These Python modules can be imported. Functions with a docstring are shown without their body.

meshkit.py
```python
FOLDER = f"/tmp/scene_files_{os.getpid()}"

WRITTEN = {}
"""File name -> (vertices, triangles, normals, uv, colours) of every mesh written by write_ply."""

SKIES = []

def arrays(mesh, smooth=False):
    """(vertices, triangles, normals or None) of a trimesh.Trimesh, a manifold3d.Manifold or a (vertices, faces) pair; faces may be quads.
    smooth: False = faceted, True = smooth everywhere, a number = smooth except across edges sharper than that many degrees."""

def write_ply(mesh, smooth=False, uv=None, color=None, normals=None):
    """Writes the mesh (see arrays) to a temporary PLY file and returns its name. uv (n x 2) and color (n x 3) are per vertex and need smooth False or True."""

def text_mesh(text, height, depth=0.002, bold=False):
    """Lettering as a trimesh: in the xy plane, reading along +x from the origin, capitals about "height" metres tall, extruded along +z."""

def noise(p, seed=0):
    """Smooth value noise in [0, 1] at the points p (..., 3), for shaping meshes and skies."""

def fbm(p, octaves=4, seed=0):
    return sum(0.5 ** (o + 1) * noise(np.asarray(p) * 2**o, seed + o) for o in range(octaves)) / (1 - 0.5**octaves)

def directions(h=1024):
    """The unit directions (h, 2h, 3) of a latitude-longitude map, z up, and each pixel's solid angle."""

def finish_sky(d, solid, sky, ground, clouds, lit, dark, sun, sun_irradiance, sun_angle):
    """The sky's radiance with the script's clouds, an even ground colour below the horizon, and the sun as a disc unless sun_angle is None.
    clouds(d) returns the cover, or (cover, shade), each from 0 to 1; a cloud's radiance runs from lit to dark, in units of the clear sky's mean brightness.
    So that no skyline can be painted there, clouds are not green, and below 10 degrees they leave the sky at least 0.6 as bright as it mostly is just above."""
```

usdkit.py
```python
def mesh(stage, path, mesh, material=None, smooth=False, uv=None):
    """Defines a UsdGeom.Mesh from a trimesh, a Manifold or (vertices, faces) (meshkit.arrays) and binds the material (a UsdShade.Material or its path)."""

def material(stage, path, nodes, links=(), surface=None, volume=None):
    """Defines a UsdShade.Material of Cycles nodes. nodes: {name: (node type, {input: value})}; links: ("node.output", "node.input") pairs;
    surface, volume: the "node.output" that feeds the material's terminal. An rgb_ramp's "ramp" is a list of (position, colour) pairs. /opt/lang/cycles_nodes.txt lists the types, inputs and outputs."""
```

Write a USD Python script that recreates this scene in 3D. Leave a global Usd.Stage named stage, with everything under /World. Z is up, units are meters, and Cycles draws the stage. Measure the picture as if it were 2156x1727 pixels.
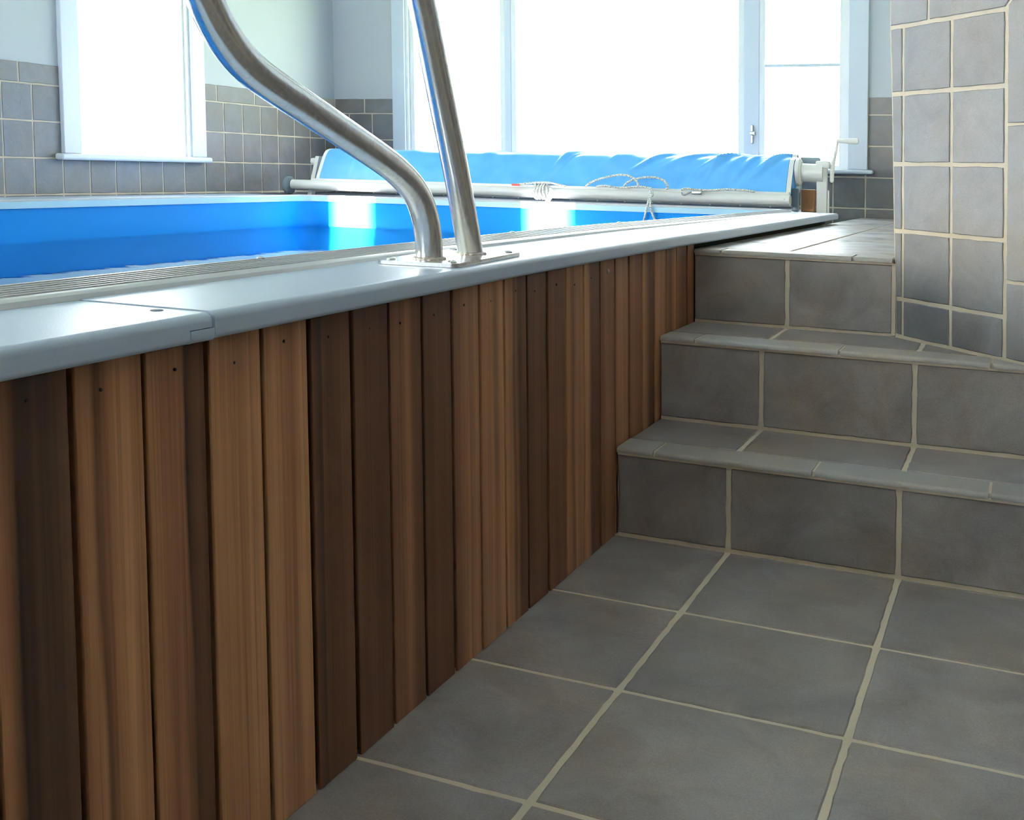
import math
import numpy as np
import trimesh
import manifold3d as m3
from shapely.geometry import Polygon, box as sbox
from shapely.ops import triangulate as _tri
import usdkit
import meshkit
from pxr import Usd, UsdGeom, UsdLux, UsdShade, Gf, Sdf

stage = Usd.Stage.CreateInMemory()
UsdGeom.SetStageUpAxis(stage, 'Z')
UsdGeom.SetStageMetersPerUnit(stage, 1.0)
WORLD = UsdGeom.Xform.Define(stage, '/World')
stage.SetDefaultPrim(WORLD.GetPrim())
UsdGeom.Scope.Define(stage, '/World/Looks')

# ------------------------------------------------------------------ camera
RIGHT = np.array([0.91898059, 0.39422236, 0.00796215])
DOWN = np.array([0.03642167, -0.06476208, -0.99723585])
FWD = np.array([-0.39261703, 0.91673039, -0.07387334])
EYE = np.array([0.76186468, -2.21482552, 0.75066982])
F_PX, CX, CY = 2379.4, 1132.23, 549.58
AP = 36.0
cam = UsdGeom.Camera.Define(stage, '/World/camera')
cam.CreateHorizontalApertureAttr(AP)
cam.CreateVerticalApertureAttr(AP * 1727 / 2156)
cam.CreateFocalLengthAttr(F_PX / 2156 * AP)
cam.CreateHorizontalApertureOffsetAttr((1078 - CX) / 2156 * AP)
cam.CreateVerticalApertureOffsetAttr((CY - 863.5) / 2156 * AP)
cam.CreateClippingRangeAttr(Gf.Vec2f(0.05, 500))
_m = np.eye(4)
_m[0, :3], _m[1, :3], _m[2, :3], _m[3, :3] = RIGHT, -DOWN, -FWD, EYE
cam.AddTransformOp().Set(Gf.Matrix4d(*_m.ravel().tolist()))
EXPOSURE = 0.0
cam.CreateExposureAttr(EXPOSURE)

# ------------------------------------------------------------------ sky and sun
SKY = 3.5
sky = UsdLux.DomeLight.Define(stage, '/World/sky')
sky.CreateIntensityAttr(SKY)
sky.CreateColorAttr(Gf.Vec3f(0.90, 0.945, 1.0))
SUN_AZ = (-0.50, 1.0)          # direction the light travels, in plan
SUN_EL = 14.0
_h = np.array([SUN_AZ[0], SUN_AZ[1]]) / math.hypot(*SUN_AZ)
_d = np.array([_h[0] * math.cos(math.radians(SUN_EL)), _h[1] * math.cos(math.radians(SUN_EL)), -math.sin(math.radians(SUN_EL))])
sun = UsdLux.DistantLight.Define(stage, '/World/sun')
sun.CreateIntensityAttr(165.0)
sun.CreateNormalizeAttr(True)
sun.CreateAngleAttr(0.6)
sun.CreateColorAttr(Gf.Vec3f(1.0, 0.96, 0.88))
_z = -_d
_x = np.cross([0, 0, 1.0], _z); _x /= np.linalg.norm(_x)
_y = np.cross(_z, _x)
_m = np.eye(4); _m[0, :3], _m[1, :3], _m[2, :3] = _x, _y, _z
sun.AddTransformOp().Set(Gf.Matrix4d(*_m.ravel().tolist()))

# The building is a degree out of square (the photograph's lines show it): floors fall a little towards the right, walls lean by as much.
LEAN = np.array([[1.00044658, 0.0, -0.01725304], [0, 1, 0], [-0.01725304, 0, 0.99985116]])

# ------------------------------------------------------------------ helpers
_used = {}


def numbered(path):
    n = _used.get(path, 0)
    _used[path] = n + 1
    return path if n == 0 else f'{path}_{n:03d}'


class Thing:
    def __init__(self, name, label=None, cat=None, base=(0, 0, 0), group=None, kind=None):
        self.base = np.array(base, float)
        self.path = numbered('/World/' + name)
        x = UsdGeom.Xform.Define(stage, self.path)
        b = LEAN @ self.base
        x.AddTranslateOp().Set(Gf.Vec3d(*b.tolist()))
        tag(x.GetPrim(), label, cat, group, kind)
        self.prim = x.GetPrim()


def tag(prim, label=None, cat=None, group=None, kind=None):
    for k, v in (('label', label), ('category', cat), ('group', group), ('kind', kind)):
        if v:
            prim.SetCustomDataByKey(k, v)


def vf(mesh):
    if hasattr(mesh, 'to_mesh'):
        mm = mesh.to_mesh()
        return np.asarray(mm.vert_properties[:, :3], float), np.asarray(mm.tri_verts, int)
    if isinstance(mesh, tuple):
        v, f = np.asarray(mesh[0], float), np.asarray(mesh[1], int)
        if f.shape[1] == 4:
            f = np.vstack([f[:, [0, 1, 2]], f[:, [0, 2, 3]]])
        return v, f
    return np.asarray(mesh.vertices, float), np.asarray(mesh.faces, int)


def obj(name, mesh, material, parent=None, smooth=False, label=None, cat=None, group=None, kind=None):
    """One Mesh prim. parent: a Thing, or (Thing, part path) for a sub-part; top-level when None (its origin then lies at its base)."""
    v, f = vf(mesh)
    if parent is None:
        base = np.array([(v[:, 0].min() + v[:, 0].max()) / 2, (v[:, 1].min() + v[:, 1].max()) / 2, v[:, 2].min()])
        path = numbered('/World/' + name)
    elif isinstance(parent, tuple):
        base, path = parent[0].base, numbered(parent[1] + '/' + name)
    else:
        base, path = parent.base, numbered(parent.path + '/' + name)
    w = (v - base) @ LEAN.T
    m = usdkit.mesh(stage, path, (w, f), M[material] if isinstance(material, str) else material, smooth=smooth)
    if parent is None:
        m.AddTranslateOp().Set(Gf.Vec3d(*(LEAN @ base).tolist()))
    tag(m.GetPrim(), label, cat, group, kind)
    return path


def cat_mesh(parts):
    vs, fs, n = [], [], 0
    for p in parts:
        v, f = vf(p)
        vs.append(v); fs.append(f + n); n += len(v)
    return np.vstack(vs), np.vstack(fs)


def bx(x0, x1, y0, y1, z0, z1):
    return m3.Manifold.cube([x1 - x0, y1 - y0, z1 - z0]).translate([x0, y0, z0])


def rbox(x0, x1, y0, y1, z0, z1, r=0.004, seg=8):
    """A box with rounded edges."""
    r = min(r, (x1 - x0) / 2.01, (y1 - y0) / 2.01, (z1 - z0) / 2.01)
    s = m3.Manifold.sphere(r, seg)
    return m3.Manifold.batch_hull([s.translate([x, y, z]) for x in (x0 + r, x1 - r) for y in (y0 + r, y1 - r) for z in (z0 + r, z1 - r)])


def cyl(p, q, r, r2=None, n=24):
    p, q = np.array(p, float), np.array(q, float)
    h = np.linalg.norm(q - p)
    t = trimesh.creation.cylinder(r, h, sections=n) if r2 is None else None
    if r2 is not None:
        m = m3.Manifold.cylinder(h, r, r2, n)
        v, f = vf(m)
        t = trimesh.Trimesh(v - [0, 0, h / 2], f)
    a = trimesh.geometry.align_vectors([0, 0, 1], (q - p) / h)
    t.apply_transform(a)
    t.apply_translation((p + q) / 2)
    return np.array(t.vertices), np.array(t.faces)


def lathe(profile, axis_p, axis_dir, n=28):
    """profile: (along, radius) pairs."""
    prof = np.array(profile, float)
    d = np.array(axis_dir, float) / np.linalg.norm(axis_dir)
    a = np.cross(d, [0, 0, 1.0] if abs(d[2]) < .9 else [1.0, 0, 0]); a /= np.linalg.norm(a)
    b = np.cross(d, a)
    ang = np.arange(n) * 2 * np.pi / n
    v = np.array(axis_p)[None, None] + prof[:, 0][:, None, None] * d + prof[:, 1][:, None, None] * (np.cos(ang)[None, :, None] * a + np.sin(ang)[None, :, None] * b)
    k = len(prof)
    i, j = np.meshgrid(np.arange(k - 1), np.arange(n), indexing='ij')
    q = np.stack([i * n + j, i * n + (j + 1) % n, (i + 1) * n + (j + 1) % n, (i + 1) * n + j], -1).reshape(-1, 4)
    v = v.reshape(-1, 3)
    f = np.vstack([q[:, [0, 1, 2]], q[:, [0, 2, 3]]])
    c0, c1 = len(v), len(v) + 1
    v = np.vstack([v, np.array(axis_p) + prof[0, 0] * d, np.array(axis_p) + prof[-1, 0] * d])
    caps = [[c0, (jj + 1) % n, jj] for jj in range(n)] + [[c1, (k - 1) * n + jj, (k - 1) * n + (jj + 1) % n] for jj in range(n)]
    return v, np.vstack([f, caps])


def spline(pts, n):
    from scipy.interpolate import CubicSpline
    p = np.array(pts, float)
    t = np.r_[0, np.cumsum(np.linalg.norm(np.diff(p, axis=0), axis=1))]
    return CubicSpline(t, p)(np.linspace(0, t[-1], n))


def tube(path, r, sides=12, caps=True):
    p = np.asarray(path, float)
    t = np.gradient(p, axis=0); t /= np.linalg.norm(t, axis=1, keepdims=True)
    a = np.zeros_like(p)
    ref = np.array([1.0, 0, 0]) if abs(t[0, 0]) < .9 else np.array([0, 1.0, 0])
    prev = ref - t[0] * (ref @ t[0]); prev /= np.linalg.norm(prev)
    for i in range(len(p)):
        prev = prev - t[i] * (prev @ t[i]); prev /= np.linalg.norm(prev); a[i] = prev
    b = np.cross(t, a)
    ang = np.arange(sides) * 2 * np.pi / sides
    rr = np.broadcast_to(r, (len(p),))[:, None, None]
    v = p[:, None] + rr * (np.cos(ang)[None, :, None] * a[:, None] + np.sin(ang)[None, :, None] * b[:, None])
    i, j = np.meshgrid(np.arange(len(p) - 1), np.arange(sides), indexing='ij')
    q = np.stack([i * sides + j, i * sides + (j + 1) % sides, (i + 1) * sides + (j + 1) % sides, (i + 1) * sides + j], -1).reshape(-1, 4)
    f = np.vstack([q[:, [0, 1, 2]], q[:, [0, 2, 3]]])
    v = v.reshape(-1, 3)
    if caps:
        c0, c1 = len(v), len(v) + 1
        v = np.vstack([v, p[0], p[-1]])
        m = (len(p) - 1) * sides
        f = np.vstack([f, [[c0, (k + 1) % sides, k] for k in range(sides)], [[c1, m + k, m + (k + 1) % sides] for k in range(sides)]])
    return v, f


def sweep(sections, closed=True):
    """sections: S x K x 3 points; skins consecutive sections and caps the ends."""
    s = np.asarray(sections, float)
    S, K = s.shape[:2]
    v = s.reshape(-1, 3)
    q = []
    for i in range(S - 1):
        for k in range(K if closed else K - 1):
            k2 = (k + 1) % K
            q.append([i * K + k, i * K + k2, (i + 1) * K + k2, (i + 1) * K + k])
    q = np.array(q)
    f = [q[:, [0, 1, 2]], q[:, [0, 2, 3]]]
    if closed:
        for i, flip in ((0, True), (S - 1, False)):
            c = len(v)
            v = np.vstack([v, s[i].mean(0)])
            f.append(np.array([[c, i * K + (k + 1) % K, i * K + k] if flip else [c, i * K + k, i * K + (k + 1) % K] for k in range(K)]))
    f = np.vstack(f)
    m = trimesh.Trimesh(v, f, process=False)
    m.fix_normals()
    return np.array(m.vertices), np.array(m.faces)


RNG = np.random.default_rng(11)


def tile(poly, O, U, V, N, t=0.008, bevel=0.0022, rough=0.0005, step=0.022, proud=0.0):
    """A hand-set tile: outline poly in (u, v) metres, uneven edges, eased arris; its face lies at O + proud*N and its back t below."""
    O, U, V, N = (np.array(a, float) for a in (O, U, V, N))
    p = np.array(poly, float)
    c = p.mean(0)
    ring = []
    for i in range(len(p)):
        a, b = p[i], p[(i + 1) % len(p)]
        e = b - a
        n = max(1, int(round(np.linalg.norm(e) / step)))
        nn = np.array([e[1], -e[0]]) / (np.linalg.norm(e) + 1e-12)
        for k in range(n):
            q = a + e * k / n
            ring.append(q + (nn * RNG.normal(0, rough) if k else (c - q) / np.linalg.norm(c - q) * abs(RNG.normal(0.0012, rough))))
    ring = np.array(ring)
    K = len(ring)
    # inset ring for the eased edge
    e = np.roll(ring, -1, 0) - np.roll(ring, 1, 0)
    nn = np.stack([e[:, 1], -e[:, 0]], 1); nn /= np.linalg.norm(nn, axis=1, keepdims=True)
    if np.sum((ring - c) * nn) > 0:
        nn = -nn
    inner = ring + nn * bevel
    tilt = RNG.normal(0, 0.0006, 2)

    def put(q, h):
        h = h + (q - c) @ tilt
        return O + q[:, :1] * U + q[:, 1:] * V + np.asarray(h)[:, None] * N
    v = np.vstack([put(ring, np.full(K, proud - t)), put(ring, np.full(K, proud - bevel * .8)), put(inner, np.full(K, proud)), put(c[None], np.array([proud]))])
    q = []
    for r in (0, 1):
        for k in range(K):
            q.append([r * K + k, r * K + (k + 1) % K, (r + 1) * K + (k + 1) % K, (r + 1) * K + k])
    q = np.array(q)
    f = np.vstack([q[:, [0, 1, 2]], q[:, [0, 2, 3]], [[3 * K, 2 * K + k, 2 * K + (k + 1) % K] for k in range(K)]])
    # orientation
    if np.dot(np.cross(v[f[-1, 1]] - v[f[-1, 0]], v[f[-1, 2]] - v[f[-1, 0]]), N) < 0:
        f = f[:, ::-1]
    return v, f


def rect(u0, u1, v0, v1):
    return [(u0, v0), (u1, v0), (u1, v1), (u0, v1)]


# ------------------------------------------------------------------ materials
M = {}


def mat(name, nodes, links, surface='p.BSDF', volume=None):
    M[name] = usdkit.material(stage, '/World/Looks/' + name, nodes, links, surface=surface, volume=volume)


def plain(name, color, rough=0.5, metallic=0.0, bump=None, vary=0.0, **kw):
    nodes = {'p': ('principled_bsdf', dict(base_color=color, roughness=rough, metallic=metallic, **kw))}
    links = []
    if bump or vary:
        nodes['g'] = ('geometry', {})
    if bump:
        sc, st = bump
        nodes['n'] = ('noise_texture', dict(scale=sc, detail=4.0))
        nodes['b'] = ('bump', dict(strength=st, distance=0.002))
        links += [('g.position', 'n.vector'), ('n.fac', 'b.height'), ('b.normal', 'p.normal')]
    if vary:
        nodes['v'] = ('noise_texture', dict(scale=6.0, detail=6.0, roughness=0.6))
        nodes['r'] = ('rgb_ramp', dict(ramp=[(0.25, tuple(c * (1 - vary) for c in color)), (0.75, tuple(min(1, c * (1 + vary)) for c in color))]))
        links += [('g.position', 'v.vector'), ('v.fac', 'r.fac'), ('r.color', 'p.base_color')]
    mat(name, nodes, links)


def tile_mat(name, dark, mid, light, rough=0.45, bump=0.25, spec=0.5):
    """Slate-look glazed ceramic: clouded greys, fine grain, a little relief; each tile a touch lighter or darker."""
    nodes = {
        'g': ('geometry', {}), 'o': ('object_info', {}),
        'off': ('vector_math', dict(math_type='multiply_add', vector2=(7.0, 5.0, 3.0))),
        'n': ('noise_texture', dict(scale=7.5, detail=8.0, roughness=0.62, distortion=0.6)),
        'r': ('rgb_ramp', dict(ramp=[(0.28, dark), (0.5, mid), (0.74, light)])),
        'hn': ('noise_texture', dict(scale=4.3, detail=5.0, roughness=0.6)), 'hr': ('rgb_ramp', dict(ramp=[(0.33, (1.07, 0.985, 0.90)), (0.5, (1.0, 1.0, 1.0)), (0.67, (0.94, 1.0, 1.07))])), 'm0': ('mix_color', dict(blend_type='multiply', fac=1.0, use_clamp=False)),
        'f': ('noise_texture', dict(scale=420.0, detail=3.0)),
        'fr': ('rgb_ramp', dict(ramp=[(0.3, (0.86, 0.86, 0.86)), (0.7, (1.12, 1.12, 1.12))])),
        'm': ('mix_color', dict(blend_type='multiply', fac=1.0, use_clamp=False)),
        'or': ('rgb_ramp', dict(ramp=[(0.0, (0.88, 0.87, 0.86)), (1.0, (1.1, 1.1, 1.12))])),
        'm2': ('mix_color', dict(blend_type='multiply', fac=1.0, use_clamp=False)),
        'h': ('noise_texture', dict(scale=26.0, detail=7.0, roughness=0.6, distortion=1.2)),
        'b': ('bump', dict(strength=bump, distance=0.004)),
        'rr': ('map_range', dict(from_min=0.3, from_max=0.7, to_min=rough - 0.07, to_max=rough + 0.1)),
        'p': ('principled_bsdf', dict(specular_ior_level=spec)),
    }
    links = [('g.position', 'off.vector1'), ('g.position', 'n.vector'), ('n.fac', 'r.fac'), ('g.position', 'f.vector'), ('f.fac', 'fr.fac'),
             ('g.position', 'hn.vector'), ('hn.fac', 'hr.fac'), ('r.color', 'm0.a'), ('hr.color', 'm0.b'), ('m0.result', 'm.a'), ('fr.color', 'm.b'), ('o.random', 'or.fac'), ('m.result', 'm2.a'), ('or.color', 'm2.b'), ('m2.result', 'p.base_color'),
             ('g.position', 'h.vector'), ('h.fac', 'b.height'), ('b.normal', 'p.normal'), ('n.fac', 'rr.value'), ('rr.result', 'p.roughness')]
    del nodes['off']; links = [l for l in links if 'off' not in l[1]]
    mat(name, nodes, links)


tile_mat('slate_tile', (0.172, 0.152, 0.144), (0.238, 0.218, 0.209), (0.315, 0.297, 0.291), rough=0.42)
tile_mat('slate_landing_tile', (0.28, 0.27, 0.275), (0.34, 0.33, 0.335), (0.40, 0.395, 0.40), rough=0.31, bump=0.04, spec=1.0)  # lighter copy of the step tile: window glare put into the base colour
tile_mat('slate_wall_tile', (0.115, 0.117, 0.125), (0.158, 0.161, 0.171), (0.205, 0.210, 0.225), rough=0.5, bump=0.3)
tile_mat('wall_trim_tile', (0.135, 0.134, 0.137), (0.175, 0.175, 0.180), (0.218, 0.219, 0.227), rough=0.5, bump=0.2)
tile_mat('pale_trim_tile', (0.285, 0.272, 0.255), (0.335, 0.322, 0.305), (0.385, 0.372, 0.355), rough=0.45, bump=0.12)
plain('grout', (0.60, 0.53, 0.43), 0.9, bump=(300, 0.5), vary=0.12)
plain('wall_paint', (0.53, 0.57, 0.61), 0.75, bump=(140, 0.08))
plain('white_paint', (0.63, 0.70, 0.80), 0.35)
plain('sash_white', (0.86, 0.88, 0.90), 0.3)
plain('ceiling_paint', (0.85, 0.825, 0.81), 0.8)
plain('stone_paint', (0.52, 0.475, 0.455), 0.8)
plain('added_dado_paint', (0.13, 0.12, 0.115), 0.6)  # dark lower band of unseen walls, added to cut bounce onto the planks
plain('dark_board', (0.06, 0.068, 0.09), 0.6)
plain('liner_bead', (0.40, 0.68, 0.82), 0.3)  # blue reflection from the liner, put into a strip of colour
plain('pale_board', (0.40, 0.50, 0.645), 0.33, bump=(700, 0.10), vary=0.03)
plain('rail_plastic', (0.51, 0.54, 0.57), 0.28)
plain('white_plastic', (0.80, 0.81, 0.80), 0.22)
plain('grey_plastic', (0.20, 0.27, 0.33), 0.4)
plain('dark_rubber', (0.03, 0.03, 0.035), 0.6)
plain('liner', (0.007, 0.235, 0.68), 0.5, specular_ior_level=0.08)
plain('red_plastic', (0.7, 0.05, 0.04), 0.4)
mat('rope_fibre', {'g': ('geometry', {}), 'n': ('noise_texture', dict(scale=170.0, detail=1.0)), 'r': ('rgb_ramp', dict(ramp=[(0.40, (0.30, 0.34, 0.36)), (0.50, (0.80, 0.80, 0.74))])), 'p': ('principled_bsdf', dict(roughness=0.8))},
    [('g.position', 'n.vector'), ('n.fac', 'r.fac'), ('r.color', 'p.base_color')])
plain('dark_wood', (0.012, 0.008, 0.006), 0.9)
plain('plug_grey', (0.16, 0.19, 0.24), 0.85)
plain('nail_metal', (0.02, 0.015, 0.012), 0.6)
plain('screw_metal', (0.5, 0.5, 0.5), 0.3, metallic=1.0)
plain('block_wood', (0.33, 0.16, 0.075), 0.6, bump=(60, 0.2), vary=0.15)
plain('grass', (0.10, 0.16, 0.04), 0.9, vary=0.3)
plain('twig', (0.42, 0.36, 0.26), 0.8)
plain('leaf_pale', (0.50, 0.46, 0.24), 0.7)
mat('steel', {'g': ('geometry', {}), 'mp': ('mapping', dict(scale=(60.0, 60.0, 12.0))), 'n': ('noise_texture', dict(scale=3.0, detail=5.0)),
              'rr': ('map_range', dict(from_min=0.3, from_max=0.7, to_min=0.19, to_max=0.23)),
              'p': ('principled_bsdf', dict(base_color=(0.77, 0.765, 0.77), metallic=1.0))},
    [('g.position', 'mp.vector'), ('mp.vector', 'n.vector'), ('n.fac', 'rr.value'), ('rr.result', 'p.roughness')])
mat('weld_metal', {'g': ('geometry', {}), 'n': ('noise_texture', dict(scale=260.0, detail=3.0)), 'b': ('bump', dict(strength=0.8, distance=0.003)),
                   'p': ('principled_bsdf', dict(base_color=(0.58, 0.54, 0.48), metallic=1.0, roughness=0.35))},
    [('g.position', 'n.vector'), ('n.fac', 'b.height'), ('b.normal', 'p.normal')])
mat('cover_vinyl', {'g': ('geometry', {}), 'n': ('noise_texture', dict(scale=14.0, detail=4.0)),
                    'r': ('rgb_ramp', dict(ramp=[(0.3, (0.085, 0.38, 0.84)), (0.7, (0.12, 0.44, 0.90))])),
                    'p': ('principled_bsdf', dict(roughness=0.3))},
    [('g.position', 'n.vector'), ('n.fac', 'r.fac'), ('r.color', 'p.base_color')])
# water: its surface mirrors by Fresnel, what passes it goes straight on
mat('water_surface', {'g': ('geometry', {}), 'mp': ('mapping', dict(scale=(1.0, 2.2, 1.0))), 'n': ('noise_texture', dict(scale=5.0, detail=3.0)),
                      'b': ('bump', dict(strength=0.013, distance=0.02)), 'fr': ('fresnel', dict(IOR=1.33)),
                      't': ('transparent_bsdf', dict(color=(0.86, 0.98, 0.98))), 'gl': ('glossy_bsdf', dict(color=(1, 1, 1), roughness=0.01)),
                      'x': ('mix_closure', {})},
    [('g.position', 'mp.vector'), ('mp.vector', 'n.vector'), ('n.fac', 'b.height'), ('b.normal', 'fr.normal'), ('b.normal', 'gl.normal'),
     ('fr.fac', 'x.fac'), ('t.BSDF', 'x.closure1'), ('gl.BSDF', 'x.closure2')], surface='x.closure')
mat('window_glass', {'g': ('geometry', {}), 'inv': ('math', dict(math_type='subtract', value1=1.0)), 'mu': ('math', dict(math_type='multiply')), 'fr': ('fresnel', dict(IOR=1.45)), 't': ('transparent_bsdf', dict(color=(0.96, 0.98, 0.97))), 'gl': ('glossy_bsdf', dict(color=(1, 1, 1), roughness=0.0)),
                     'x': ('mix_closure', {})},
    [('g.backfacing', 'inv.value2'), ('inv.value', 'mu.value1'), ('fr.fac', 'mu.value2'), ('mu.value', 'x.fac'), ('t.BSDF', 'x.closure1'), ('gl.BSDF', 'x.closure2')], surface='x.closure')


def cedar(name, y0, w, stops):
    """Cedar board: the colour across its width (stops: 0..1), long streaks that wander, fine grain along z."""
    nodes = {
        'g': ('geometry', {}), 's': ('separate_xyz', {}),
        'mpw': ('mapping', dict(scale=(1.0, 10.0, 1.6))), 'nw': ('noise_texture', dict(scale=1.0, detail=3.0)),
        'wv': ('math', dict(math_type='multiply_add', value2=0.34, value3=-0.17)),
        't': ('math', dict(math_type='multiply_add', value2=1.0 / w, value3=-y0 / w)),
        'ad': ('math', dict(math_type='add')),
        'r': ('rgb_ramp', dict(ramp=stops)),
        'mpg': ('mapping', dict(scale=(60.0, 260.0, 2.2), location=(0, y0 * 91.0, 0))), 'ng': ('noise_texture', dict(scale=1.0, detail=6.0, roughness=0.65)),
        'gr': ('rgb_ramp', dict(ramp=[(0.28, (0.66, 0.62, 0.60)), (0.5, (1.0, 1.0, 1.0)), (0.75, (1.22, 1.2, 1.18))])),
        'mpb': ('mapping', dict(scale=(30.0, 55.0, 0.8), location=(0, y0 * 37.0, 0))), 'nb': ('noise_texture', dict(scale=1.0, detail=3.0)),
        'br': ('rgb_ramp', dict(ramp=[(0.3, (0.74, 0.70, 0.66)), (0.7, (1.2, 1.2, 1.2))])),
        'm1': ('mix_color', dict(blend_type='multiply', fac=1.0, use_clamp=False)), 'm2': ('mix_color', dict(blend_type='multiply', fac=1.0, use_clamp=False)),
        'b': ('bump', dict(strength=0.25, distance=0.001)),
        'p': ('principled_bsdf', dict(roughness=0.5, specular_ior_level=0.35)),
    }
    links = [('g.position', 's.vector'), ('s.y', 't.value1'), ('g.position', 'mpw.vector'), ('mpw.vector', 'nw.vector'), ('nw.fac', 'wv.value1'),
             ('t.value', 'ad.value1'), ('wv.value', 'ad.value2'), ('ad.value', 'r.fac'),
             ('g.position', 'mpg.vector'), ('mpg.vector', 'ng.vector'), ('ng.fac', 'gr.fac'), ('g.position', 'mpb.vector'), ('mpb.vector', 'nb.vector'), ('nb.fac', 'br.fac'),
             ('r.color', 'm1.a'), ('gr.color', 'm1.b'), ('m1.result', 'm2.a'), ('br.color', 'm2.b'), ('m2.result', 'p.base_color'),
             ('ng.fac', 'b.height'), ('b.normal', 'p.normal')]
    mat(name, nodes, links)


# ------------------------------------------------------------------ measured levels (metres)
GR = 0.010                                    # grout joint
H1, H2, H3 = 0.1888, 0.3841, 0.5717           # tops of step 1, step 2, landing
Y1, Y2, Y3 = 0.0, 0.3075, 0.6046              # faces of the three risers
XG0, T = 0.2383, 0.33                         # first grout line, tile pitch on floor and steps
XR, YF = 2.55, -4.2                            # right wall, front wall
XL, YB = -3.21, 3.85                          # faces of left and back wall tiles
WT = 0.1613                                   # wall tile pitch
ZW = [0.4405, 0.6018, 0.7631, 0.9244, 1.0857]  # wall joints
ZT = 1.175                                    # top of the wall tiling
CEIL = 3.30


def lz(y):
    return H3 - 0.0055 * max(0.0, y - Y3)


def bow(y):
    return np.interp(y, [-4, -1.5, -1.0, -0.5, -0.1, 0.3, 0.8, 1.4, 3], [0.012, 0.012, 0.0, -0.010, -0.008, -0.004, 0.004, 0.008, 0.008])


def zdrop(y):
    return -0.0045 * np.maximum(0.0, np.asarray(y, float) - 0.4)


XHAT, YHAT, ZHAT = np.eye(3)

# ================================================================== floor
fl = Thing('floor', 'grey slate-look floor tiles with pale grout at the foot of the steps', None, (1.1, -2, 0), kind='structure')
obj('grout_bed', bx(-0.028, XR, YF, 0.02, -0.12, -0.0022), 'grout', fl, label='pale cream grout')
cols = [-0.0265] + [XG0 + T * k for k in range(0, 6)] + [XR]
rows = [-0.003] + [-0.346 - T * k for k in range(0, 11)]
for j in range(len(rows) - 1):
    for i in range(len(cols) - 2):
        a = cols[i] + (GR / 2 if i else 0.001); b = cols[i + 1] - GR / 2
        c = rows[j + 1] + GR / 2 * 1.0; d = rows[j] - (GR / 2 * 1.0 if j else 0.011)
        obj('tile', tile(rect(a, b, c, d), (0, 0, 0), XHAT, YHAT, ZHAT), 'slate_tile', fl)
for i in range(len(cols) - 2):            # the thin cut strip against the first riser
    a = cols[i] + (GR / 2 if i else 0.001); b = cols[i + 1] - GR / 2
    obj('tile_strip', tile(rect(a, b, -0.0105, -0.0035), (0, 0, 0), XHAT, YHAT, ZHAT, rough=0.0003), 'slate_tile', fl)

# ================================================================== steps and landing
st = Thing('tiled_steps', 'three grey slate-look tiled steps with pale bullnose edges rising beside the cedar cladding', 'steps', (0.6, 0.3, 0))
core = bx(0.002, XR - .003, 0.003, YB - .006, -0.05, H1 - 0.0025) + bx(0.002, XR - .003, Y2 + 0.003, YB - .006, 0, H2 - 0.0025) + bx(0.002, 0.4915, Y3 + 0.003, YB - 0.006, 0, 0.54)
obj('mortar_core', core, 'grout', st, label='pale cream grout between the step tiles')
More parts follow.
